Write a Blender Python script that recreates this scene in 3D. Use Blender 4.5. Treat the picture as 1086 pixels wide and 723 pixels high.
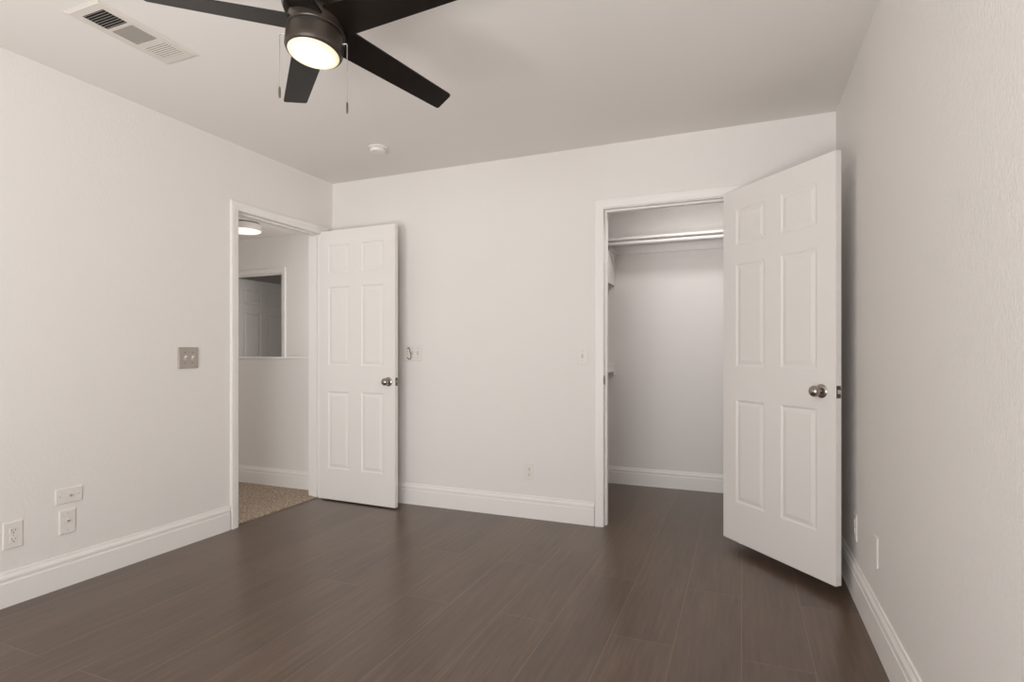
import bpy, bmesh, math, random
from mathutils import Vector, Matrix, noise
random.seed(4)
scene = bpy.context.scene
col = scene.collection
for o in list(bpy.data.objects): bpy.data.objects.remove(o)

# ------------------------------------------------------------------ camera, light, exposure
cam_data = bpy.data.cameras.new('camera'); cam = bpy.data.objects.new('camera', cam_data); col.objects.link(cam)
cam_data.sensor_width = 36.0; cam_data.lens = 592.5/1086*36.0
cam_data.shift_y = (374.45-361.5)/1086
cam_data.clip_start = 0.02
cam.location = (0, 0, 1.1092)
cam.rotation_euler = (math.pi/2, 0, 0.391385)
scene.camera = cam
scene.view_settings.view_transform = 'Standard'; scene.view_settings.look = 'None'
scene.view_settings.gamma = 1; scene.view_settings.use_curve_mapping = False
scene.view_settings.exposure = 0.12

world = bpy.data.worlds.new('world'); scene.world = world; world.use_nodes = True
bg = world.node_tree.nodes['Background']
bg.inputs[0].default_value = (0.80, 0.88, 1.0, 1); bg.inputs[1].default_value = 0.15

def area(name, loc, rot, sx, sy, power, color):
    l = bpy.data.lights.new(name, 'AREA'); l.shape = 'RECTANGLE'; l.size = sx; l.size_y = sy
    l.energy = power; l.color = color
    o = bpy.data.objects.new(name, l); col.objects.link(o); o.location = loc; o.rotation_euler = rot
    return o
# daylight falling in through the window behind the camera
WL = (1.0, 0.985, 0.980)
area('window_daylight', (-1.0, -0.90, 1.10), (math.radians(74), 0, 0), 2.2, 2.0, 27, WL)
area('sky_daylight', (-.8, -6.5, 0.9), (math.radians(90), 0, 0), 3.0, 1.6, 125, WL)
area('sky_daylight_side', (2.2, -4.8, 1.0), (math.radians(90), 0, math.radians(33)), 2.0, 1.6, 128, WL)
area('ceiling_uplight_fill', (-1.0, -1.5, 0.0), (math.radians(160), 0, 0), 2.4, 1.0, 100, WL)  # added uplight low outside the window, brightens the ceiling
# added fill for hall, landing and far room, out of sight of the doorway
area('hall_fill', (-4.6, 1.02, 1.6), (math.radians(90), 0, 0), 1.6, 1.2, 9.5, WL)
area('landing_fill', (-3.16, 4.2, 1.5), (math.radians(90), 0, math.radians(90)), 1.0, 1.2, 13, WL)
area('far_room_fill', (-4.0, 7.0, 1.4), (math.radians(90), 0, math.radians(150)), 1.0, 1.2, 3.2, WL)

# ------------------------------------------------------------------ materials
def srgb(r, g, b):
    f = lambda c: (c/255/12.92) if c/255 <= 0.04045 else ((c/255+0.055)/1.055)**2.4
    return (f(r), f(g), f(b), 1)

def mat(name, color, rough=0.6, metal=0.0, bump=None, spec=0.5, mottled=None):
    m = bpy.data.materials.new(name); m.use_nodes = True
    nt = m.node_tree; N = nt.nodes; L = nt.links; b = N['Principled BSDF']
    b.inputs['Base Color'].default_value = color; b.inputs['Roughness'].default_value = rough
    b.inputs['Metallic'].default_value = metal; b.inputs['Specular IOR Level'].default_value = spec
    tc = N.new('ShaderNodeTexCoord')
    if mottled:
        n = N.new('ShaderNodeTexNoise'); n.inputs['Scale'].default_value = mottled[0]; n.inputs['Detail'].default_value = 3
        r = N.new('ShaderNodeMix'); r.data_type = 'RGBA'
        r.inputs[6].default_value = color; r.inputs[7].default_value = [c*mottled[1] for c in color[:3]]+[1]
        L.new(tc.outputs['Object'], n.inputs['Vector']); L.new(n.outputs['Fac'], r.inputs[0]); L.new(r.outputs[2], b.inputs['Base Color'])
    if bump:
        scale, strength, dist = bump
        mp = N.new('ShaderNodeMapping'); mp.inputs['Scale'].default_value = (1, 1, 0.6)
        n = N.new('ShaderNodeTexNoise'); n.inputs['Scale'].default_value = scale; n.inputs['Detail'].default_value = 4
        n.inputs['Roughness'].default_value = 0.55; n.inputs['Distortion'].default_value = 0.6
        bp = N.new('ShaderNodeBump'); bp.inputs['Strength'].default_value = strength; bp.inputs['Distance'].default_value = dist
        L.new(tc.outputs['Object'], mp.inputs['Vector']); L.new(mp.outputs['Vector'], n.inputs['Vector'])
        L.new(n.outputs['Fac'], bp.inputs['Height']); L.new(bp.outputs['Normal'], b.inputs['Normal'])
    return m

M = {}
M['wall'] = mat('wall_paint', srgb(240, 236, 232), 0.75, bump=(95, 0.22, 0.004), spec=0.25, mottled=(0.9, 0.985))
M['wall_textured'] = mat('wall_paint_textured', srgb(240, 236, 232), 0.6, bump=(110, 0.42, 0.005), spec=0.3, mottled=(0.9, 0.985))
M['ceiling'] = mat('ceiling_paint', srgb(240, 235, 230), 0.8, bump=(90, 0.15, 0.003), spec=0.2, mottled=(0.7, 0.985))
M['trim'] = mat('trim_paint', srgb(246, 243, 239), 0.42, spec=0.4, mottled=(2, 0.99))
M['door'] = mat('door_paint', srgb(243, 239, 235), 0.42, spec=0.4, bump=(220, 0.04, 0.001), mottled=(2, 0.99))
M['plastic'] = mat('white_plastic', srgb(238, 233, 227), 0.35, mottled=(20, 0.99))
M['plastic_shade'] = mat('cream_plastic', srgb(206, 198, 190), 0.4, mottled=(20, 0.98))
M['slot'] = mat('dark_slot', srgb(50, 44, 40), 0.7, mottled=(50, 0.9))
M['brushed'] = mat('brushed_steel_plate', srgb(190, 182, 172), 0.42, 0.55, bump=(300, 0.08, 0.0006), mottled=(60, 0.93))
M['nickel'] = mat('satin_nickel', srgb(176, 168, 160), 0.22, 1.0, mottled=(40, 0.95))
M['steel'] = mat('dark_steel', srgb(120, 112, 104), 0.35, 1.0, mottled=(40, 0.9))
M['chain'] = mat('chain_metal', srgb(200, 194, 186), 0.35, 0.8, mottled=(90, 0.9))
M['bronze'] = mat('oil_bronze_housing', srgb(66, 58, 50), 0.36, 0.35, mottled=(30, 0.85))
M['bronze_dark'] = mat('dark_bronze_trim', srgb(24, 20, 17), 0.4, 0.3, mottled=(30, 0.85))
M['vent'] = mat('vent_enamel', srgb(226, 219, 210), 0.45, mottled=(15, 0.98))
M['duct'] = mat('duct_dark', srgb(42, 37, 33), 0.9, mottled=(15, 0.8))
M['frame'] = mat('window_vinyl', srgb(240, 240, 238), 0.4, mottled=(9, 0.98))

def blade_material():
    m = bpy.data.materials.new('dark_blade_wood'); m.use_nodes = True
    nt = m.node_tree; N = nt.nodes; L = nt.links; b = N['Principled BSDF']
    b.inputs['Roughness'].default_value = 0.38; b.inputs['Specular IOR Level'].default_value = 0.42
    tc = N.new('ShaderNodeTexCoord'); mp = N.new('ShaderNodeMapping'); mp.inputs['Scale'].default_value = (3, 60, 60)
    n = N.new('ShaderNodeTexNoise'); n.inputs['Scale'].default_value = 2; n.inputs['Detail'].default_value = 5
    r = N.new('ShaderNodeMix'); r.data_type = 'RGBA'
    r.inputs[6].default_value = srgb(12, 9, 7); r.inputs[7].default_value = srgb(26, 19, 14)
    L.new(tc.outputs['Object'], mp.inputs['Vector']); L.new(mp.outputs[0], n.inputs['Vector'])
    L.new(n.outputs['Fac'], r.inputs[0]); L.new(r.outputs[2], b.inputs['Base Color'])
    return m
M['blade'] = blade_material()

def floor_material():
    m = bpy.data.materials.new('dark_plank_laminate'); m.use_nodes = True
    nt = m.node_tree; N = nt.nodes; L = nt.links; b = N['Principled BSDF']
    tc = N.new('ShaderNodeTexCoord')
    sep = N.new('ShaderNodeSeparateXYZ'); L.new(tc.outputs['Object'], sep.inputs[0])
    com = N.new('ShaderNodeCombineXYZ')      # planks run along Y: brick rows along Y, stacked in X
    ax = N.new('ShaderNodeMath'); ax.operation = 'ADD'; ax.inputs[1].default_value = 0.004+0.2385*30
    ay = N.new('ShaderNodeMath'); ay.operation = 'ADD'; ay.inputs[1].default_value = 6.37
    L.new(sep.outputs['X'], ax.inputs[0]); L.new(sep.outputs['Y'], ay.inputs[0])
    L.new(ay.outputs[0], com.inputs['X']); L.new(ax.outputs[0], com.inputs['Y'])
    def brick(c1, c2, mc, mortar):
        br = N.new('ShaderNodeTexBrick'); br.offset = 0.37; br.offset_frequency = 2; br.squash = 1
        br.inputs['Scale'].default_value = 1; br.inputs['Brick Width'].default_value = 1.52
        br.inputs['Row Height'].default_value = 0.2385; br.inputs['Mortar Size'].default_value = mortar
        br.inputs['Mortar Smooth'].default_value = 0.2; br.inputs['Bias'].default_value = 0
        br.inputs['Color1'].default_value = c1; br.inputs['Color2'].default_value = c2; br.inputs['Mortar'].default_value = mc
        L.new(com.outputs[0], br.inputs['Vector']); return br
    br = brick((0, 0, 0, 1), (1, 1, 1, 1), (0.5, 0.5, 0.5, 1), 0.0)
    seam = brick((1, 1, 1, 1), (1, 1, 1, 1), (0, 0, 0, 1), 0.0014)
    # grain shifted from plank to plank
    add = N.new('ShaderNodeVectorMath'); add.operation = 'MULTIPLY_ADD'; add.inputs[1].default_value = (7, 7, 7)
    L.new(br.outputs['Color'], add.inputs[0]); L.new(tc.outputs['Object'], add.inputs[2])
    mp = N.new('ShaderNodeMapping'); mp.inputs['Scale'].default_value = (34, 1.9, 1)
    L.new(add.outputs[0], mp.inputs['Vector'])
    g = N.new('ShaderNodeTexNoise'); g.inputs['Scale'].default_value = 1.6; g.inputs['Detail'].default_value = 9
    g.inputs['Roughness'].default_value = 0.68; g.inputs['Distortion'].default_value = 0.15
    L.new(mp.outputs[0], g.inputs['Vector'])
    mp2 = N.new('ShaderNodeMapping'); mp2.inputs['Scale'].default_value = (5, 1.1, 1)
    L.new(add.outputs[0], mp2.inputs['Vector'])
    g2 = N.new('ShaderNodeTexNoise'); g2.inputs['Scale'].default_value = 1.5; g2.inputs['Detail'].default_value = 4
    L.new(mp2.outputs[0], g2.inputs['Vector'])
    ramp = N.new('ShaderNodeValToRGB'); e = ramp.color_ramp.elements
    e[0].position = 0.30; e[0].color = srgb(76, 59, 47); e[1].position = 0.72; e[1].color = srgb(106, 85, 69)
    k = e.new(0.5); k.color = srgb(90, 71, 56)
    L.new(g.outputs['Fac'], ramp.inputs[0])
    hs = N.new('ShaderNodeHueSaturation')
    v = N.new('ShaderNodeMapRange'); v.inputs['To Min'].default_value = 0.90; v.inputs['To Max'].default_value = 1.12
    v2 = N.new('ShaderNodeMapRange'); v2.inputs['From Min'].default_value = 0.3; v2.inputs['From Max'].default_value = 0.7
    v2.inputs['To Min'].default_value = 0.88; v2.inputs['To Max'].default_value = 1.14
    mul = N.new('ShaderNodeMath'); mul.operation = 'MULTIPLY'
    L.new(br.outputs['Color'], v.inputs['Value']); L.new(g2.outputs['Fac'], v2.inputs['Value'])
    L.new(v.outputs[0], mul.inputs[0]); L.new(v2.outputs[0], mul.inputs[1]); L.new(mul.outputs[0], hs.inputs['Value'])
    L.new(ramp.outputs[0], hs.inputs['Color'])
    mx = N.new('ShaderNodeMix'); mx.data_type = 'RGBA'; mx.inputs[6].default_value = srgb(128, 105, 87)
    L.new(seam.outputs['Color'], mx.inputs[0]); L.new(hs.outputs[0], mx.inputs[7]); L.new(mx.outputs[2], b.inputs['Base Color'])
    rr = N.new('ShaderNodeMapRange'); rr.inputs['To Min'].default_value = 0.25; rr.inputs['To Max'].default_value = 0.33
    L.new(g.outputs['Fac'], rr.inputs['Value']); L.new(rr.outputs[0], b.inputs['Roughness'])
    b.inputs['Specular IOR Level'].default_value = 0.75
    ad = N.new('ShaderNodeMath'); ad.operation = 'MULTIPLY_ADD'; ad.inputs[1].default_value = 0.5
    L.new(seam.outputs['Color'], ad.inputs[0]); L.new(g2.outputs['Fac'], ad.inputs[2])
    bp = N.new('ShaderNodeBump'); bp.inputs['Strength'].default_value = 0.15; bp.inputs['Distance'].default_value = 0.0010
    L.new(ad.outputs[0], bp.inputs['Height']); L.new(bp.outputs[0], b.inputs['Normal'])
    return m
M['floor'] = floor_material()

def carpet_material():
    m = bpy.data.materials.new('speckled_carpet'); m.use_nodes = True
    nt = m.node_tree; N = nt.nodes; L = nt.links; b = N['Principled BSDF']
    b.inputs['Roughness'].default_value = 0.95; b.inputs['Specular IOR Level'].default_value = 0.05
    tc = N.new('ShaderNodeTexCoord')
    n = N.new('ShaderNodeTexNoise'); n.inputs['Scale'].default_value = 105; n.inputs['Detail'].default_value = 3
    r = N.new('ShaderNodeValToRGB'); e = r.color_ramp.elements
    e[0].position = 0.36; e[0].color = srgb(128, 111, 95); e[1].position = 0.64; e[1].color = srgb(226, 208, 188)
    L.new(tc.outputs['Object'], n.inputs['Vector']); L.new(n.outputs['Fac'], r.inputs[0]); L.new(r.outputs[0], b.inputs['Base Color'])
    bp = N.new('ShaderNodeBump'); bp.inputs['Strength'].default_value = 0.9; bp.inputs['Distance'].default_value = 0.01
    L.new(n.outputs['Fac'], bp.inputs['Height']); L.new(bp.outputs[0], b.inputs['Normal'])
    return m
M['carpet'] = carpet_material()

def emit_material(name, color, strength, edge=None):
    m = bpy.data.materials.new(name); m.use_nodes = True
    nt = m.node_tree; N = nt.nodes; L = nt.links; b = N['Principled BSDF']
    b.inputs['Base Color'].default_value = (0.45, 0.43, 0.39, 1); b.inputs['Roughness'].default_value = 0.4
    b.inputs['Emission Color'].default_value = color; b.inputs['Emission Strength'].default_value = strength
    if edge:
        # the lamp inside the bowl stands off its rim: radial falloff about the bowl's own centre
        tc = N.new('ShaderNodeTexCoord'); ln = N.new('ShaderNodeVectorMath'); ln.operation = 'LENGTH'
        mp = N.new('ShaderNodeMapping'); mp.inputs['Scale'].default_value = (1, 1, 0)
        L.new(tc.outputs['Object'], mp.inputs['Vector']); L.new(mp.outputs[0], ln.inputs[0])
        r = N.new('ShaderNodeMapRange'); r.interpolation_type = 'SMOOTHSTEP'
        r.inputs['From Min'].default_value = edge[0]; r.inputs['From Max'].default_value = edge[1]
        r.inputs['To Min'].default_value = strength; r.inputs['To Max'].default_value = edge[2]
        L.new(ln.outputs['Value'], r.inputs['Value']); L.new(r.outputs[0], b.inputs['Emission Strength'])
    return m
M['globe'] = emit_material('lit_frosted_glass', (1.0, 0.80, 0.48, 1), 3.2, (0.025, 0.080, 0.62))
M['hall_diffuser'] = emit_material('hall_diffuser_acrylic', (1.0, 0.93, 0.86, 1), 0.85)

def glass_material():
    m = bpy.data.materials.new('window_glass'); m.use_nodes = True
    nt = m.node_tree; N = nt.nodes; L = nt.links; N.remove(N['Principled BSDF'])
    t = N.new('ShaderNodeBsdfTransparent'); g = N.new('ShaderNodeBsdfGlossy'); g.inputs['Roughness'].default_value = 0.02
    x = N.new('ShaderNodeMixShader'); x.inputs[0].default_value = 0.06
    L.new(t.outputs[0], x.inputs[1]); L.new(g.outputs[0], x.inputs[2]); L.new(x.outputs[0], N['Material Output'].inputs[0])
    return m
M['glass'] = glass_material()

# ------------------------------------------------------------------ helpers
def obj(name, bm, m, parent=None, loc=None, smooth=False, bevel=0):
    me = bpy.data.meshes.new(name); bmesh.ops.recalc_face_normals(bm, faces=bm.faces[:]); bm.to_mesh(me); bm.free()
    me.materials.append(M[m]); o = bpy.data.objects.new(name, me); col.objects.link(o)
    if parent: o.parent = parent
    if loc: o.location = loc
    if smooth:
        for p in me.polygons: p.use_smooth = True
        try: me.set_sharp_from_angle(angle=math.radians(35))
        except Exception: pass
    if bevel:
        b = o.modifiers.new('bevel', 'BEVEL'); b.width = bevel; b.segments = 2; b.limit_method = 'ANGLE'
    return o
def tag(o, label=None, cat=None, group=None, kind=None):
    if label: o['label'] = label
    if cat: o['category'] = cat
    if group: o['group'] = group
    if kind: o['kind'] = kind
    return o
def struct(name, bm, m, label, cat, bevel=0, smooth=False):
    return tag(obj(name, bm, m, bevel=bevel, smooth=smooth), label, cat, kind='structure')
def empty(name, loc=(0, 0, 0), rot=(0, 0, 0)):
    o = bpy.data.objects.new(name, None); o.empty_display_size = 0.1; col.objects.link(o)
    o.location = loc; o.rotation_euler = rot; return o
def box(bm, x0, x1, y0, y1, z0, z1):
    v = [bm.verts.new((x, y, z)) for x in (x0, x1) for y in (y0, y1) for z in (z0, z1)]
    for f in ((0, 1, 3, 2), (4, 6, 7, 5), (0, 4, 5, 1), (2, 3, 7, 6), (0, 2, 6, 4), (1, 5, 7, 3)):
        bm.faces.new([v[i] for i in f])
def boxes(*bs):
    bm = bmesh.new()
    for b in bs: box(bm, *b)
    return bm
def lathe(bm, prof, axis='z', seg=40, org=(0, 0, 0), cap=True):
    """prof: list of (radius, height); axis maps height direction"""
    rings = []
    for r, h in prof:
        ring = []
        for i in range(seg):
            a = 2*math.pi*i/seg; c, s = r*math.cos(a), r*math.sin(a)
            p = {'z': (c, s, h), 'y': (c, h, s), 'x': (h, c, s)}[axis]
            ring.append(bm.verts.new((p[0]+org[0], p[1]+org[1], p[2]+org[2])))
        rings.append(ring)
    for a, b in zip(rings, rings[1:]):
        for i in range(seg):
            j = (i+1) % seg; bm.faces.new((a[i], a[j], b[j], b[i]))
    if cap:
        bm.faces.new(rings[0]); bm.faces.new(rings[-1])
def tube(bm, pts, r, seg=8):
    pts = [Vector(p) for p in pts]; rings = []
    up = Vector((0, 0, 1))
    for i, p in enumerate(pts):
        d = (pts[min(i+1, len(pts)-1)]-pts[max(i-1, 0)]).normalized()
        ref = up if abs(d.dot(up)) < 0.9 else Vector((1, 0, 0))
        n = d.cross(ref).normalized(); b = d.cross(n)
        rr = r[i] if isinstance(r, (list, tuple)) else r
        rings.append([bm.verts.new(p+rr*(math.cos(2*math.pi*k/seg)*n+math.sin(2*math.pi*k/seg)*b)) for k in range(seg)])
    for a, b in zip(rings, rings[1:]):
        for i in range(seg):
            j = (i+1) % seg; bm.faces.new((a[i], a[j], b[j], b[i]))
    bm.faces.new(rings[0]); bm.faces.new(rings[-1])
def sweep(bm, sections):
    """sections: list of equal-length point lists, joined and capped"""
    R = [[bm.verts.new(p) for p in s] for s in sections]; n = len(R[0])
    for a, b in zip(R, R[1:]):
        for i in range(n):
            j = (i+1) % n; bm.faces.new((a[i], a[j], b[j], b[i]))
    bm.faces.new(R[0]); bm.faces.new(R[-1])

# ------------------------------------------------------------------ the room
XL, YB, XR, H, YF = -2.983, 3.525, 0.4756, 2.44, -0.715
TL = 0.12; TB = 0.11
D1a, D1b, D1h = 2.625, 3.400, 2.021        # bedroom doorway in the left wall (jamb faces)
D2a, D2b, D2h = -0.820, -0.020, 2.030      # closet doorway in the back wall
J = 0.018
YC = 4.745                                 # closet back wall
XE, YE, YE2 = -6.6, 4.86, 4.96             # landing beyond

struct('floor', boxes((XL-0.035, XR+0.1, YF-0.1, YC+0.1, -0.1, 0)), 'floor',
       'dark brown wood plank floor running through the bedroom into the closet', 'floor')
bm = boxes((XE-0.1, XL-0.037, 0.9, 7.2, -0.1, 0.008))
struct('floor_hall', bm, 'carpet', 'speckled beige carpet on the hall floor beyond the doorway', 'carpet')
struct('ceiling', boxes((XE-0.2, XR+0.2, YF-0.2, 7.3, H, H+0.12)), 'ceiling', 'plain off-white bedroom ceiling', 'ceiling')
struct('wall_left', boxes((XL-TL, XL, YF-0.1, D1a-J, 0, H), (XL-TL, XL, D1a-J, D1b+J, D1h+J, H), (XL-TL, XL, D1b+J, YE, 0, H)),
       'wall', 'long white wall on the left with the open hall doorway', 'wall')
struct('wall_back', boxes((XL, D2a-J, YB, YB+TB, 0, H), (D2a-J, D2b+J, YB, YB+TB, D2h+J, H), (D2b+J, XR, YB, YB+TB, 0, H)),
       'wall', 'white wall facing the camera with the closet doorway', 'wall')
struct('wall_right', boxes((XR, XR+0.12, YF-0.1, YC+0.1, 0, H)), 'wall_textured', 'white orange-peel textured wall close on the right', 'wall')
W0, W1, WZ0, WZ1 = -2.15, 0.25, 0.05, 2.25
struct('wall_front', boxes((XL, W0, YF-0.12, YF, 0, H), (W1, XR, YF-0.12, YF, 0, H), (W0, W1, YF-0.12, YF, 0, WZ0), (W0, W1, YF-0.12, YF, WZ1, H)),
       'wall', 'window wall behind the camera', 'wall')
struct('wall_closet_back', boxes((-1.85, XR, YC, YC+0.1, 0, H)), 'wall', 'white back wall inside the closet', 'wall')
struct('wall_closet_side', boxes((-1.85, -1.75, YB+TB, YC, 0, H)), 'wall', 'white left side wall inside the closet', 'wall')
# landing and the room beyond it
struct('wall_hall', boxes((XE, XL-TL, YB+0.02, YB+0.135, 0, 1.060)), 'wall', 'low white guard wall of the landing seen through the doorway', 'half wall')
FX0, FX1, FH = -5.70, -4.83, 2.017
struct('wall_landing', boxes((XE, FX0-J, YE, YE2, 0, H), (FX0-J, FX1+J, YE, YE2, FH+J, H), (FX1+J, XL, YE, YE2, 0, H)),
       'wall', 'white wall beyond the landing holding the far doorway', 'wall')
struct('wall_hall_end', boxes((XE-0.1, XE, 0.9, 7.2, 0, H)), 'wall', 'end wall of the hall and far room', 'wall')
struct('wall_hall_near', boxes((XE, XL-TL, 0.9, 1.0, 0, H)), 'wall', 'near wall closing the hall', 'wall')
struct('wall_far_room', boxes((XE, XL, 7.1, 7.2, 0, H), (XL-0.1, XL, YE2, 7.1, 0, H)), 'wall', 'walls of the dark room beyond the landing', 'wall')
bm = boxes((XE, XL-TL, YB+0.008, YB+0.147, 1.060, 1.077))
struct('trim_1', bm, 'trim', 'thin white cap along the top of the guard wall', 'cap', bevel=0.004)

# baseboards: moulded profile (thickness, height)
BP = [(0, 0), (.014, 0), (.014, .104), (.0115, .108), (.0115, .117), (.0135, .121), (.0125, .130), (.0065, .141), (.0055, .150), (0, .152)]
def baseboard(name, a, b, n, label, k=1.0, kt=1.0):
    bm = bmesh.new(); secs = []
    for P in (a, b):
        secs.append([(P[0]+n[0]*t*kt, P[1]+n[1]*t*kt, z*k) for t, z in BP])
    sweep(bm, secs)
    return struct(name, bm, 'trim', label, 'baseboard', smooth=False)
CW = 0.055
baseboard('baseboard_left', (XL, YF), (XL, D1a-0.005-CW), (1, 0), 'tall white moulded baseboard along the left wall')
baseboard('baseboard_back', (XL, YB), (D2a-0.005-CW, YB), (0, -1), 'tall white moulded baseboard along the wall between the two doors')
baseboard('baseboard_back_corner', (D2b+0.005+CW, YB), (XR, YB), (0, -1), 'short white baseboard behind the open closet door')
baseboard('baseboard_right', (XR, YF), (XR, YB-0.0), (-1, 0), 'white ridged baseboard along the textured right wall', 1.12, 1.1)
baseboard('baseboard_closet', (-1.75, YC), (XR, YC), (0, -1), 'white baseboard at the foot of the closet back wall', .95)
baseboard('baseboard_hall', (XE, YB+0.02), (XL-TL, YB+0.02), (0, -1), 'white baseboard under the landing guard wall above beige carpet')

# door casings (mitred) and jambs
CP = [(0, 0), (0, .009), (.006, .0115), (.020, .0125), (.030, .0155), (.048, .0165), (.055, .014), (.055, 0)]
def casing(origin, along, normal, u0, u1, top, z0=0.0):
    """U-shaped mitred casing around an opening u0..u1; origin on the wall plane"""
    bm = bmesh.new(); A = Vector(along); Nn = Vector(normal); O = Vector(origin)
    path = [((u0, z0), (-1, 0)), ((u0, top), (-1, 1)), ((u1, top), (1, 1)), ((u1, z0), (1, 0))]
    secs = [[O+A*(u+o[0]*w)+Vector((0, 0, z+o[1]*w))+Nn*t for w, t in CP] for (u, z), o in path]
    sweep(bm, secs); return bm
r = 0.005
struct('trim_2', casing((XL, 0, 0), (0, 1, 0), (1, 0, 0), D1a-r+0.01, D1b+r, D1h+r-0.006), 'trim', 'white casing around the bedroom doorway in the left wall', 'door casing')
struct('trim_3', casing((0, YB, 0), (1, 0, 0), (0, -1, 0), D2a-r+0.004, D2b+r, D2h+r), 'trim', 'white casing around the closet doorway', 'door casing')
struct('trim_4', casing((XL-TL, 0, 0), (0, 1, 0), (-1, 0, 0), D1a-r, D1b+r, D1h+r, 0.008), 'trim', 'white casing on the hall side of the bedroom doorway', 'door casing')
struct('trim_5', casing((0, YE, 0), (1, 0, 0), (0, -1, 0), FX0-r, FX1+r, FH+r, 0.008), 'wall', 'white casing around the far doorway beyond the landing', 'door casing')

def jamb(name, along, a, b, h, w0, w1, label, stop, strike_at, z0=0):
    """along 'y': lining inside the left wall; 'x': inside a wall facing y; w0..w1 wall depth"""
    bs = [(a-J, a, z0, h+J), (b, b+J, z0, h+J), (a, b, h, h+J)]
    s0, s1 = stop
    bs2 = [(a, a+.011, z0, h), (b-.011, b, z0, h), (a+.011, b-.011, h-.011, h)]
    bm = bmesh.new()
    def put(u0, u1, z0_, z1_, d0, d1):
        if along == 'y': box(bm, d0, d1, u0, u1, z0_, z1_)
        else: box(bm, u0, u1, d0, d1, z0_, z1_)
    for q in bs: put(*q, w0, w1)
    for q in bs2: put(*q, s0, s1)
    o = struct(name, bm, 'trim', label, 'door frame')
    if strike_at:
        u, z, d = strike_at
        bm = bmesh.new(); d_ = 1 if along == 'x' else -1
        put(u, u+.0015, z-.029, z+.029, d, d+.026*d_) if d_ > 0 else put(u, u+.0015, z-.029, z+.029, d-.026, d)
        # curved lip round the front edge of the jamb
        if along == 'x': box(bm, u-.004, u+.0015, d-.003, d, z-.02, z+.02)
        else: box(bm, d, d+.003, u-.004, u+.0015, z-.02, z+.02)
        sp = obj('strike_plate', bm, 'steel', o); sp['label'] = 'small metal strike plate'
        bm = bmesh.new()
        if along == 'x': box(bm, u+.0014, u+.002, d+.007, d+.019, z-.014, z+.014)
        else: box(bm, d-.019, d-.007, u+.0014, u+.002, z-.014, z+.014)
        h_ = obj('latch_hole', bm, 'slot', sp)
    return o
jamb('trim_6', 'y', D1a, D1b, D1h, XL-TL, XL, 'white jamb lining the bedroom doorway', (XL-.075, XL-.038), (D1a, .925, XL), 0)
jamb('trim_7', 'x', D2a, D2b, D2h, YB, YB+TB, 'white jamb lining the closet doorway', (YB+.038, YB+.075), (D2a, .937, YB), 0)
jamb('trim_8', 'x', FX0, FX1, FH, YE, YE2, 'white jamb of the far doorway beyond the landing', (YE+.02, YE+.05), None, .008)

# window behind the camera
wf = bmesh.new()
for b in ((W0, W0+.05, YF-.09, YF-.03, WZ0, WZ1), (W1-.05, W1, YF-.09, YF-.03, WZ0, WZ1), (W0+.05, W1-.05, YF-.09, YF-.03, WZ0, WZ0+.05),
          (W0+.05, W1-.05, YF-.09, YF-.03, WZ1-.05, WZ1), (-1.02, -.98, YF-.085, YF-.035, WZ0+.05, WZ1-.05)): box(wf, *b)
w = struct('window_1', wf, 'frame', 'white sliding window behind the camera', 'window')
obj('pane', boxes((W0+.05, -1.02, YF-.062, YF-.058, WZ0+.05, WZ1-.05)), 'glass', w)
obj('pane', boxes((-.98, W1-.05, YF-.062, YF-.058, WZ0+.05, WZ1-.05)), 'glass', w)
struct('trim_9', boxes((W0-.03, W1+.03, YF, YF+.03, WZ0-.025, WZ0)), 'trim', 'white sill under the window behind the camera', 'sill', bevel=.003)

# ------------------------------------------------------------------ six-panel doors
def leaf_mesh(w, t, h, cols, rows):
    """local: x 0..w from the hinge, y -t..0 (y=-t is the face seen), z 0..h"""
    bm = bmesh.new()
    xs = sorted({0, w, *[c for p in cols for c in p]}); zs = sorted({0, h, *[c for p in rows for c in p]})
    rings = [(0, 0), (.009, .0055), (.014, .0055), (.034, .0010), (.036, .0010)]
    for y, s in ((-t, 1), (0, -1)):
        V = {}
        def v(x, d, z, key=None):
            return bm.verts.new((x, y+s*d, z))
        G = {(i, k): v(x, 0, z) for i, x in enumerate(xs) for k, z in enumerate(zs)}
        for i in range(len(xs)-1):
            for k in range(len(zs)-1):
                x0, x1, z0, z1 = xs[i], xs[i+1], zs[k], zs[k+1]
                q = [G[i, k], G[i+1, k], G[i+1, k+1], G[i, k+1]]
                if (x0, x1) in cols and (z0, z1) in rows:
                    prev = q
                    for ins, dep in rings[1:]:
                        cur = [v(x0+ins, dep, z0+ins), v(x1-ins, dep, z0+ins), v(x1-ins, dep, z1-ins), v(x0+ins, dep, z1-ins)]
                        for a in range(4):
                            b = (a+1) % 4; bm.faces.new((prev[a], prev[b], cur[b], cur[a]))
                        prev = cur
                    bm.faces.new(prev)
                else:
                    bm.faces.new(q)
        if y != 0: Gf = G
        else: Gb = G
    nx, nz = len(xs)-1, len(zs)-1
    for i in range(nx):
        bm.faces.new((Gf[i, 0], Gb[i, 0], Gb[i+1, 0], Gf[i+1, 0])); bm.faces.new((Gf[i, nz], Gf[i+1, nz], Gb[i+1, nz], Gb[i, nz]))
    for k in range(nz):
        bm.faces.new((Gf[0, k], Gf[0, k+1], Gb[0, k+1], Gb[0, k])); bm.faces.new((Gf[nx, k], Gb[nx, k], Gb[nx, k+1], Gf[nx, k+1]))
    return bm

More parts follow.
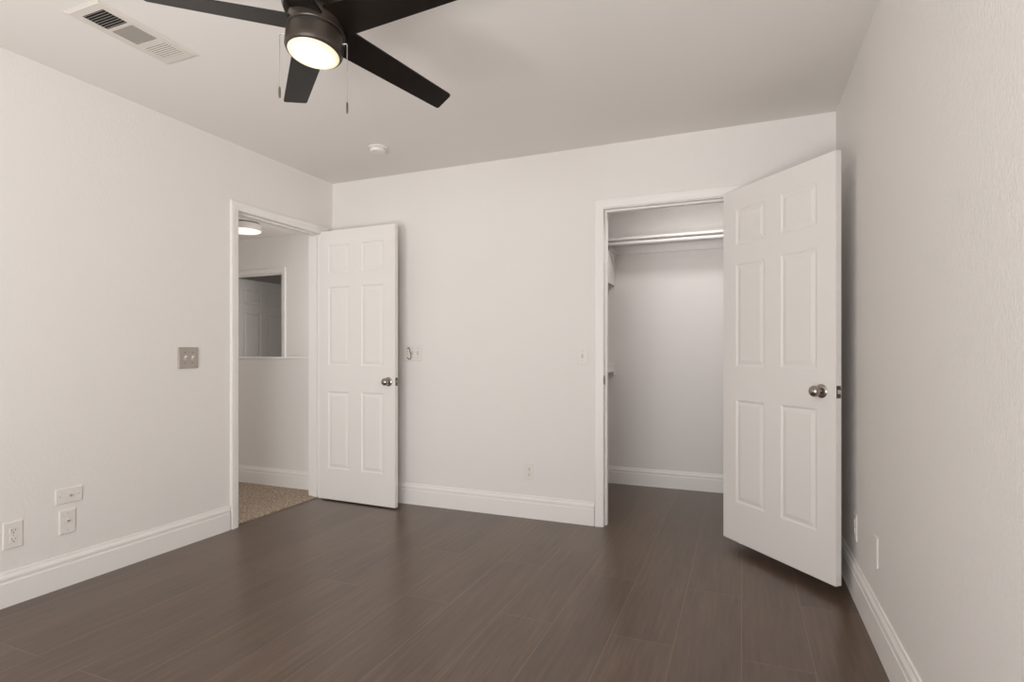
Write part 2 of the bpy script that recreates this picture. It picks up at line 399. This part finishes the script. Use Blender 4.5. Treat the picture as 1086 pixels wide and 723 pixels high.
def make_door(name, label, pin, angle, w, h, gap, cols, rows, knob, hinges=(0.22, 1.03, 1.80), flip=False):
    T = .035
    root = empty(name, (pin[0], pin[1], gap), (0, 0, angle)); tag(root, label, 'door', kind='structure')
    obj('door_leaf', leaf_mesh(w, T, h, cols, rows), 'door', root, bevel=.0012)
    if knob:
        u, z = knob
        for s in (-1, 1):
            y0 = -T if s < 0 else 0
            bm = bmesh.new()
            lathe(bm, [(.0325, 0), (.0325, s*.003), (.029, s*.0065), (.020, s*.009), (.014, s*.010)], 'y', 40, (u, y0, z))
            ro = obj('door_rose', bm, 'nickel', root, smooth=True); ro['label'] = 'round satin nickel rose'
            bm = bmesh.new()
            prof = [(.011, s*.009), (.0105, s*.022)]
            for i in range(11):
                a = math.pi*i/10*0.93+.22
                prof.append((max(.027*math.sin(min(a, math.pi)), .001), s*(.0435-.0215*math.cos(min(a, math.pi)))))
            prof[-1] = (.0005, s*.065)
            lathe(bm, prof, 'y', 40, (u, y0, z))
            kn = obj('knob', bm, 'nickel', ro, smooth=True); kn['label'] = 'round satin nickel door knob'
        bm = boxes((w-.0005, w+.0012, -T/2-.0125, -T/2+.0125, z-.0285, z+.0285))
        lp = obj('latch_plate', bm, 'steel', root); lp['label'] = 'dark metal latch plate'
        bm = bmesh.new()
        v = [bm.verts.new(c) for c in ((w+.001, -T/2-.007, z-.009), (w+.001, -T/2+.007, z-.009), (w+.001, -T/2+.007, z+.009), (w+.001, -T/2-.007, z+.009),
                                       (w+.011, -T/2+.005, z-.009), (w+.011, -T/2+.005, z+.009), (w+.011, -T/2+.007, z-.009), (w+.011, -T/2+.007, z+.009))]
        for f in ((0, 4, 5, 3), (4, 6, 7, 5), (6, 1, 2, 7), (0, 1, 6, 4), (3, 5, 7, 2)): bm.faces.new([v[i] for i in f])
        obj('latch_bolt', bm, 'nickel', lp)
    for z in hinges:
        bm = bmesh.new(); lathe(bm, [(.0055, z-.044), (.0055, z+.044)], 'z', 12, (-.001, .004, 0))
        lathe(bm, [(.0035, z+.044), (.0062, z+.046), (.0045, z+.050)], 'z', 12, (-.001, .004, 0))
        box(bm, -.0012, .0004, -.030, .003, z-.044, z+.044)
        hg = obj('hinge', bm, 'trim', root); hg['label'] = 'painted hinge'
    return root
make_door('door_1', 'white six-panel bedroom door standing open against the back wall', (-2.9665, 3.405), -.033, .688, 2.020, .010,
          ((.078, .276), (.389, .586)), ((.233, .812), (1.008, 1.597), (1.704, 1.911)), (.633, .896))
make_door('door_2', 'white six-panel closet door swung wide open near the right wall', (-.077, 3.502), -.8521, .752, 1.989, .046,
          ((.105, .318), (.430, .649)), ((.224, .801), (.989, 1.562), (1.672, 1.873)), (.676, .886))
# far door: hinged on the left jamb beyond the landing, opened into the dark room
make_door('door_3', 'white six-panel door in the dim room beyond the landing', (FX0-.002, YE2+.008), math.pi/2-.0, .86, 2.005, .015,
          ((.125, .385), (.500, .750)), ((.22, .80), (1.0, 1.60), (1.70, 1.895)), (.79, .90))

# ------------------------------------------------------------------ wall plates
def plate_root(name, kind, pos, normal, label, cat, w, h, th=.005, group=None, m='plastic', parts=(), back=None):
    """plate in local x (width), z (height), protruding to -y ; normal gives wall facing"""
    rot = {'x+': math.pi/2, 'y-': 0, 'x-': -math.pi/2}[normal]
    root = empty(name, pos, (0, 0, rot)); tag(root, label, cat, group)
    bm = bmesh.new(); b = .003
    secs = []
    for ins, y in ((0, 0), (0, -th+.002), (b, -th)):
        secs.append([(-w/2+ins, y, -h/2+ins), (w/2-ins, y, -h/2+ins), (w/2-ins, y, h/2-ins), (-w/2+ins, y, h/2-ins)])
    sweep(bm, secs)
    pl = obj('plate', bm, m, root)
    return root, pl
def screw(parent, x, z, th, m='plastic_shade'):
    bm = bmesh.new(); lathe(bm, [(.0035, -th+.0002), (.0032, -th-.0010), (.0015, -th-.0014)], 'y', 14, (x, 0, z))
    box(bm, x-.0026, x+.0026, -th-.0017, -th-.0009, z-.0004, z+.0004)
    obj('screw', bm, m, parent, smooth=False)
def toggle(parent, x, z, th, m='plastic', up=True):
    bm = bmesh.new(); box(bm, x-.006, x+.006, -th-.0008, -th+.0002, z-.0135, z+.0135)
    s = obj('switch_slot', bm, 'plastic_shade', parent)
    k = 1 if up else -1
    bm = bmesh.new()
    sweep(bm, [[(x-.0045, -th, z-.006*1), (x+.0045, -th, z-.006), (x+.0045, -th, z+.006), (x-.0045, -th, z+.006)],
               [(x-.0035, -th-.013, z+k*.009-.003), (x+.0035, -th-.013, z+k*.009-.003), (x+.0035, -th-.013, z+k*.009+.003), (x-.0035, -th-.013, z+k*.009+.003)]])
    obj('toggle', bm, m, parent, bevel=.0008)
def outlet_faces(parent, th, m='plastic'):
    for z in (.0195, -.0195):
        bm = bmesh.new(); sec = []
        for y, k in ((-th+.0002, 1), (-th-.0018, 1), (-th-.0024, .95)):
            ring = []
            for i in range(28):
                a = 2*math.pi*i/28
                ring.append((max(-.0145, min(.0145, .0172*math.cos(a)))*k, y, z+max(-.0143, min(.0143, .0172*math.sin(a)))*k))
            sec.append(ring)
        sweep(bm, sec); f = obj('receptacle', bm, m, parent); f['label'] = 'rounded socket face'
        bm = bmesh.new(); y0, y1 = -th-.0030, -th-.0022
        box(bm, -.0072, -.0052, y0, y1, z-.001, z+.0075); box(bm, .0052, .0072, y0, y1, z, z+.0070)
        lathe(bm, [(.0026, y1), (.0026, y0)], 'y', 12, (0, 0, z-.0075))
        obj('slots', bm, 'slot', f)

# brushed two-gang switch on the left wall
root, pl = plate_root('light_switch', 's', (XL, 2.283, 1.083), 'x+', 'brushed metal double switch plate on the left wall beside the hall doorway', 'light switch', .122, .122, .011, m='brushed')
for x in (-.023, .023):
    toggle(root, x, 0, .011)
    for z in (-.03, .03): screw(root, x, z, .011, 'steel')
# telephone / cable plates and outlet low on the left wall
root, pl = plate_root('cable_plate', 'c', (XL, 1.663, .430), 'x+', 'blank horizontal white wall plate, topmost on the left wall above the upright plate', 'wall plate', .116, .072, .006)
for x in (-.041, .041): screw(root, x, 0, .006)
bm = bmesh.new(); lathe(bm, [(.0062, -.006), (.0055, -.009), (.0045, -.009), (.0045, -.014), (.002, -.015)], 'y', 16, (.006, 0, 0)); obj('connector', bm, 'chain', root, smooth=True)
root, pl = plate_root('cable_plate', 'c', (XL, 1.656, .306), 'x+', 'upright white wall plate directly under the horizontal plate on the left wall', 'wall plate', .070, .112, .006)
for z in (-.041, .041): screw(root, 0, z, .006)
bm = bmesh.new(); lathe(bm, [(.0062, -.006), (.0055, -.009), (.0045, -.009), (.0045, -.014), (.002, -.015)], 'y', 16, (.002, 0, .004)); obj('connector', bm, 'chain', root, smooth=True)
def outlet(pos, normal, label):
    root, pl = plate_root('wall_outlet', 'o', pos, normal, label, 'outlet', .073, .116, .005)
    outlet_faces(root, .005); screw(root, 0, 0, .005)
outlet((XL, 1.441, .306), 'x+', 'white duplex outlet low on the left wall at the photo edge')
outlet((-1.326, YB, .313), 'y-', 'white duplex outlet low on the back wall between the doors')
outlet((XR, 2.945, .322), 'x-', 'white duplex outlet on the textured right wall just past the closet door edge')
root, pl = plate_root('cable_plate', 'c', (XR, 2.520, .350), 'x-', 'white wall plate on the textured right wall, nearer the camera than the outlet', 'wall plate', .070, .116, .006)
for z in (-.041, .041): screw(root, 0, z, .006)
root, pl = plate_root('light_switch', 's', (-.960, YB, 1.092), 'y-', 'white single switch on the back wall left of the closet doorway', 'light switch', .071, .116, .006)
toggle(root, 0, 0, .006)
for z in (-.03, .03): screw(root, 0, z, .006)
root, pl = plate_root('light_switch', 's', (-2.245, YB, 1.110), 'y-', 'white three-gang switch plate half hidden behind the open bedroom door edge', 'light switch', .165, .116, .006)
for i, x in enumerate((-.046, 0, .046)):
    toggle(root, x, 0, .006, up=(i != 0))
    for z in (-.03, .03): screw(root, x, z, .006)
# little S hook hanging on the middle toggle
hk = []
cx, cz = 0.0, 1.113
for i in range(9): a = math.radians(200-i*200/8); hk.append((cx-.0110+.007*math.cos(a), -.013, cz+.030+.007*math.sin(a)))
for k in range(1, 5): hk.append((cx-.004+.016*k/4, -.013, cz+.027-.055*k/4))
for i in range(1, 11): a = math.radians(20-i*200/10); hk.append((cx-.004+.0135*math.cos(a)*1.05, -.013, cz-.034+.0135*math.sin(a)))
bm = bmesh.new(); tube(bm, [(x-.018, y, z-cz) for x, y, z in hk], .0033, 8)
o = obj('wall_hook', bm, 'steel', loc=(-2.245, YB, cz), smooth=True)
tag(o, 'small dark metal S-shaped hook on the switch plate beside the open bedroom door', 'hook')

# ------------------------------------------------------------------ closet fittings
ZS = 2.012
sh = empty('closet_shelf', (-.64, YC, ZS)); tag(sh, 'white upper closet shelf spanning the back of the closet', 'shelf')
obj('shelf_board', boxes((-1.10, XR+.64, -.300, 0, 0, .018)), 'wall', sh, bevel=.0015)
obj('cleat', boxes((-1.10, XR+.64, -.018, 0, -.067, 0)), 'trim', sh, bevel=.001)
bm = bmesh.new(); tube(bm, [(-1.75, YC-.280, ZS-.0265), (-.6, YC-.280, ZS-.0265), (XR, YC-.280, ZS-.0265)], .0135, 20)
o = obj('closet_rod', bm, 'wall', smooth=True); tag(o, 'long white hanging rod just below the upper closet shelf', 'closet rod')
bx = -1.006+.64
sb = obj('support_board', boxes((bx-.012, bx, -.262, -.001, -.328, -.067)), 'wall', sh, bevel=.001)
bm = bmesh.new(); box(bm, bx+.001, bx+.016, -.030, -.0185, -.20, -.068)
secs = []
for (y, z) in ((-.0225, -.19), (-.235, -.058)):
    secs.append([(bx+.001, y, z-.008), (bx+.015, y, z-.008), (bx+.015, y, z+.008), (bx+.001, y, z+.008)])
sweep(bm, secs); box(bm, bx+.001, bx+.015, -.25, -.02, -.048, -.042)
obj('brace', bm, 'wall', sh)
ls = empty('closet_shelf', (-1.38, YC, .998)); tag(ls, 'lower white closet shelf ending just inside the doorway on the left', 'shelf')
obj('shelf_board', boxes((-.37, .372, -.300, 0, 0, .018)), 'trim', ls, bevel=.0015)
obj('cleat', boxes((-.37, .372, -.018, 0, -.070, 0)), 'trim', ls, bevel=.001)
bm = bmesh.new(); tube(bm, [(-1.75, YC-.27, .935), (-1.031, YC-.27, .935)], .0165, 20)
o = obj('closet_rod', bm, 'trim', smooth=True); tag(o, 'short lower closet rod ending just inside the doorway on the left', 'closet rod')
bm = bmesh.new(); lathe(bm, [(.0175, 0), (.0175, .014), (.010, .018)], 'x', 20, (-1.030, YC-.27, .935))
e_ = obj('rod_cap', bm, 'steel', o, smooth=True); e_['label'] = 'dark round rod end cap'
bm = boxes((.352, .368, -.29, -.019, -.045, 0)); obj('bracket', bm, 'trim', ls)

# ------------------------------------------------------------------ ceiling register
vx0, vx1, vy0, vy1 = -2.448, -2.243, 1.345, 1.775
vr = empty('ceiling_vent', ((vx0+vx1)/2, (vy0+vy1)/2, H)); tag(vr, 'white three-section air register in the ceiling near the left wall', 'air vent')
cx, cy = (vx0+vx1)/2, (vy0+vy1)/2
secA = (-2.404, -2.283, 1.388, 1.484); secB = (-2.404, -2.279, 1.500, 1.606); secC = (-2.404, -2.279, 1.632, 1.728)
bm = bmesh.new()
# frame: face plate with three openings, built as strips, sloped lip outside
z1 = -.006
def strip(x0, x1, y0, y1): box(bm, x0-cx, x1-cx, y0-cy, y1-cy, z1, z1+.002)
xi0, xi1 = -2.404, -2.279
strip(vx0+.012, xi0, vy0+.012, vy1-.012); strip(xi1, vx1-.012, vy0+.012, vy1-.012)
for y0, y1 in ((vy0+.012, secA[2]), (secA[3], secB[2]), (secB[3], secC[2]), (secC[3], vy1-.012)): strip(xi0, xi1, y0, y1)
def ring(ins, z): return [(vx0-cx+ins, vy0-cy+ins, z), (vx1-cx-ins, vy0-cy+ins, z), (vx1-cx-ins, vy1-cy-ins, z), (vx0-cx+ins, vy1-cy-ins, z)]
R_ = [[bm.verts.new(p) for p in ring(i, z)] for i, z in ((0, -.0002), (0, -.0015), (.005, -.003), (.012, z1))]
for a, b in zip(R_, R_[1:]):
    for i in range(4): bm.faces.new((a[i], a[(i+1) % 4], b[(i+1) % 4], b[i]))
obj('vent_frame', bm, 'vent', vr)
obj('duct_backing', boxes((vx0-cx+.03, vx1-cx-.03, vy0-cy+.03, vy1-cy-.03, -.0012, -.0004)), 'duct', vr)
def bank(x0, x1, y0, y1, along, n, tilt, m='vent', wid=.0085, skew=0):
    bm = bmesh.new(); t = .0006
    span = (y1-y0) if along == 'x' else (x1-x0)
    for i in range(n):
        c = (i+.5)/n*span
        dz, dh = wid*math.sin(tilt)/2, wid*math.cos(tilt)/2
        zc = -.0045
        if along == 'x':
            Y = y0+c-cy
            p = [(Y-dh, zc-dz), (Y+dh, zc+dz), (Y+dh, zc+dz+t), (Y-dh, zc-dz+t)]
            sweep(bm, [[(x0-cx, q[0], q[1]) for q in p], [(x1-cx, q[0], q[1]) for q in p]])
        else:
            X = x0+c-cx
            p = [(X-dh, zc-dz), (X+dh, zc+dz), (X+dh, zc+dz+t), (X-dh, zc-dz+t)]
            sweep(bm, [[(q[0], y0-cy, q[1]) for q in p], [(q[0], y1-cy, q[1]) for q in p]])
    return obj('louver_bank', bm, m, vr)
b = bank(*secA, 'x', 8, math.radians(50), wid=.0095); b['label'] = 'open louvres showing dark duct behind'
b = bank(*secB, 'y', 12, math.radians(98), wid=.0072); b['label'] = 'grey lengthwise louvres in the middle'
b = bank(*secC, 'x', 8, math.radians(-10), wid=.0074); b['label'] = 'white closed-looking louvres'

# added closet fill light, housed in a made-up round fixture
cl = empty('ceiling_light', (-.30, 3.92, H)); tag(cl, 'small round fill light added on the closet ceiling, hidden above the doorway header', 'ceiling light')
bm = bmesh.new(); lathe(bm, [(.11, 0), (.11, -.015), (.10, -.018)], 'z', 40); obj('mounting_ring', bm, 'plastic', cl, smooth=True)
bm = bmesh.new(); lathe(bm, [(.098, -.017), (.09, -.040), (.06, -.056), (.001, -.062)], 'z', 40); obj('diffuser', bm, 'hall_diffuser', cl, smooth=True)
area('closet_fill', (-.30, 3.92, 2.37), (0, 0, 0), .26, .26, 5.4, WL)

# smoke detector
sd = empty('smoke_detector', (-2.182, 3.012, H)); tag(sd, 'small round white smoke detector on the ceiling near the far corner', 'smoke detector')
bm = bmesh.new(); lathe(bm, [(.062, 0), (.062, -.006), (.060, -.010)], 'z', 48); obj('base', bm, 'ceiling', sd, smooth=True)
bm = bmesh.new(); lathe(bm, [(.052, -.010), (.052, -.022), (.047, -.031), (.030, -.035), (.001, -.036)], 'z', 48); obj('cover', bm, 'plastic', sd, smooth=True)
bm = bmesh.new(); lathe(bm, [(.0525, -.013), (.0525, -.016)], 'z', 48); obj('vent_slot', bm, 'plastic_shade', sd, smooth=True)

# flush hall light
hl = empty('ceiling_light', (-4.72, 4.24, H)); tag(hl, 'round white flush light on the hall ceiling, lit, seen through the doorway', 'ceiling light')
bm = bmesh.new(); lathe(bm, [(.150, 0), (.150, -.012)], 'z', 56); o = obj('mounting_ring', bm, 'bronze_dark', hl, smooth=True); o['label'] = 'dark mounting ring'
bm = bmesh.new(); lathe(bm, [(.158, -.010), (.168, -.014), (.168, -.070), (.164, -.078)], 'z', 64); obj('shade', bm, 'plastic_shade', hl, smooth=True)
bm = bmesh.new(); lathe(bm, [(.163, -.076), (.163, -.082), (.150, -.089), (.08, -.095), (.001, -.096)], 'z', 64); o = obj('diffuser', bm, 'hall_diffuser', hl, smooth=True); o['label'] = 'glowing white diffuser'

# ------------------------------------------------------------------ ceiling fan
FX, FY, FZ = -1.25, 1.405, 2.148
tx, ty = -.029, -.132
u = Vector((-tx, -ty, 1)).normalized(); ex = Vector((0, 1, 0)).cross(u).normalized(); ey = u.cross(ex)
Rm = Matrix((ex, ey, u)).transposed()
fan = empty('ceiling_fan', (FX, FY, FZ), Rm.to_euler()); tag(fan, 'dark bronze five-blade ceiling fan with a lit round lamp', 'ceiling fan')
bm = bmesh.new()
lathe(bm, [(.080, -.094), (.0845, -.0915), (.0885, -.084), (.0895, -.070), (.0895, -.036), (.086, -.032)], 'z', 72)
o = obj('light_housing', bm, 'bronze', fan, smooth=True)
bm = bmesh.new(); lathe(bm, [(.085, -.034), (.087, -.031), (.087, -.026), (.085, -.024)], 'z', 72); obj('seam_ring', bm, 'bronze_dark', fan, smooth=True)
bm = bmesh.new()
lathe(bm, [(.085, -.026), (.0885, -.022), (.0885, .012), (.082, .018), (.082, .030), (.105, .036), (.112, .050), (.110, .085), (.090, .110), (.045, .122), (.022, .125)], 'z', 72)
o = obj('motor_housing', bm, 'bronze', fan, smooth=True)
bm = bmesh.new(); prof = [(.079, -.093)]
for i in range(1, 9):
    a = math.pi/2*i/8; prof.append((max(.079*math.cos(a), .0008), -.0935-.013*math.sin(a)))
lathe(bm, prof, 'z', 72); o = obj('lamp_globe', bm, 'globe', fan, smooth=True); o['label'] = 'glowing warm frosted lamp'
rod_top = .262
bm = bmesh.new(); lathe(bm, [(.0125, .120), (.0125, rod_top)], 'z', 24); obj('downrod', bm, 'bronze', fan, smooth=True)
# canopy sits square on the ceiling, modelled in world axes then brought into the fan's frame
ball = Vector((FX, FY, FZ))+u*rod_top
bm = bmesh.new()
lathe(bm, [(.022, -.066), (.040, -.060), (.062, -.035), (.066, -.006), (.066, 0)], 'z', 48)
inv = Rm.transposed().to_4x4() @ Matrix.Translation(-Vector((FX, FY, FZ)))
bmesh.ops.transform(bm, matrix=inv @ Matrix.Translation((ball.x, ball.y, H)), verts=bm.verts[:])
obj('canopy', bm, 'bronze', fan, smooth=True)
# blades: tapering, slanted tips, pitched
PH, PT = 1.171, -.239
tl, tr_, rl, rr_, LL, SK = .056, .031, .059, .051, .522, .002
cP, sP = math.cos(PT), math.sin(PT)
for k in range(5):
    a = PH+k*2*math.pi/5
    d = Vector((math.cos(a), math.sin(a), 0)); n = Vector((-math.sin(a), math.cos(a), 0))
    B = bpy.data.objects.new
    bm = bmesh.new(); th = .0028
    def P(x, v, w): return (x, v*cP-w*sP, v*sP+w*cP)
    # outline with rounded tip corners
    def lerp(p, q, t): return (p[0]+(q[0]-p[0])*t, p[1]+(q[1]-p[1])*t)
    e0 = .075
    f = lambda r, a_, b_: a_+(b_-a_)*(r-.12)/(LL-.12)
    Lt, Rt = (LL+SK, tl), (LL-SK, -tr_)
    Lr, Rr = (e0, f(e0, rl, tl)), (e0, -f(e0, rr_, tr_))
    out = [Rr, (.2, -f(.2, rr_, tr_)), (.35, -f(.35, rr_, tr_)), (LL-.008-SK, -f(LL-.008, rr_, tr_)), (LL-.0025-SK, -tr_+.0018), (LL-SK+.0002, -tr_+.008),
           (LL+SK, tl-.008), (LL-.0025+SK, tl-.0018), (LL-.008+SK, f(LL-.008, rl, tl)), (.35, f(.35, rl, tl)), (.2, f(.2, rl, tl)), Lr]
    top = [bm.verts.new(P(x, v, th)) for x, v in out]; bot = [bm.verts.new(P(x, v, -th)) for x, v in out]
    bm.faces.new(top); bm.faces.new(bot)
    for i in range(len(out)):
        j = (i+1) % len(out); bm.faces.new((bot[i], bot[j], top[j], top[i]))
    bl = obj('blade', bm, 'blade', fan); bl.rotation_euler = (0, 0, a)
    # blade iron on top, running into the motor
    bm = bmesh.new()
    sweep(bm, [[P(x, -w_, th+.0002), P(x, w_, th+.0002), P(x, w_, th+.004), P(x, -w_, th+.004)] for x, w_ in ((.06, .018), (.11, .016), (.15, .030), (.175, .028), (.185, .012))])
    for (x, v) in ((.150, .018), (.150, -.018), (.172, 0)):
        lathe(bm, [(.004, .004), (.003, .0075)], 'z', 10, P(x, v, th)[:3])
    obj('blade_iron', bm, 'bronze_dark', bl)

# pull chains, hanging plumb: built from world positions in the fan's frame
toL = lambda p: (inv @ Vector(p))
def world_of(px, py, dist):
    f_ = 592.5; a = .391385
    fw = Vector((-math.sin(a), math.cos(a), 0)); rt = Vector((math.cos(a), math.sin(a), 0))
    dr = fw+rt*((px-543)/f_)+Vector((0, 0, -(py-374.45)/f_)); return Vector((0, 0, 1.1092))+dr*dist
def chain(side_ang, zl, dx, length, lab):
    base = Vector((.0895*math.cos(side_ang), .0895*math.sin(side_ang), zl))
    outw = Vector((math.cos(side_ang), math.sin(side_ang), 0))
    wb = Matrix.Translation((FX, FY, FZ)) @ Rm.to_4x4()
    ow = (Rm @ outw); W0_ = wb @ (base-outw*.002); W1_ = W0_+ow*(.014+dx)
    bm = bmesh.new()
    tube(bm, [toL(W0_), toL(W0_+ow*.008)], .0035, 10); tube(bm, [toL(W0_+ow*.007), toL(W1_+Vector((0, 0, .002))), toL(W1_+ow*.002-Vector((0, 0, .004)))], .002, 8)
    st = obj('chain_switch', bm, 'chain', fan, smooth=True)
    x0 = W1_+ow*.002; bm = bmesh.new(); n = int(length/.0042)
    tube(bm, [toL(x0-Vector((0, 0, .003))), toL(x0-Vector((0, 0, length)))], .0009, 6)
    for i in range(n):
        c = toL(x0-Vector((0, 0, .004+i*.0042))); bmesh.ops.create_icosphere(bm, subdivisions=1, radius=.0019, matrix=Matrix.Translation(c))
    ch = obj('pull_chain', bm, 'chain', fan, smooth=True); ch['label'] = lab
    bm = bmesh.new()
    zs = [(.0012, 0), (.0032, .004), (.0036, .012), (.0036, .030), (.0024, .036)]
    tube(bm, [toL(x0-Vector((0, 0, length+q))) for _, q in zs], [r_ for r_, _ in zs], 12)
    obj('chain_pull', bm, 'steel', ch, smooth=True)
chain(math.radians(204), -.038, .010, .166, 'left pull chain')
chain(math.radians(20), -.057, 0, .182, 'right pull chain')
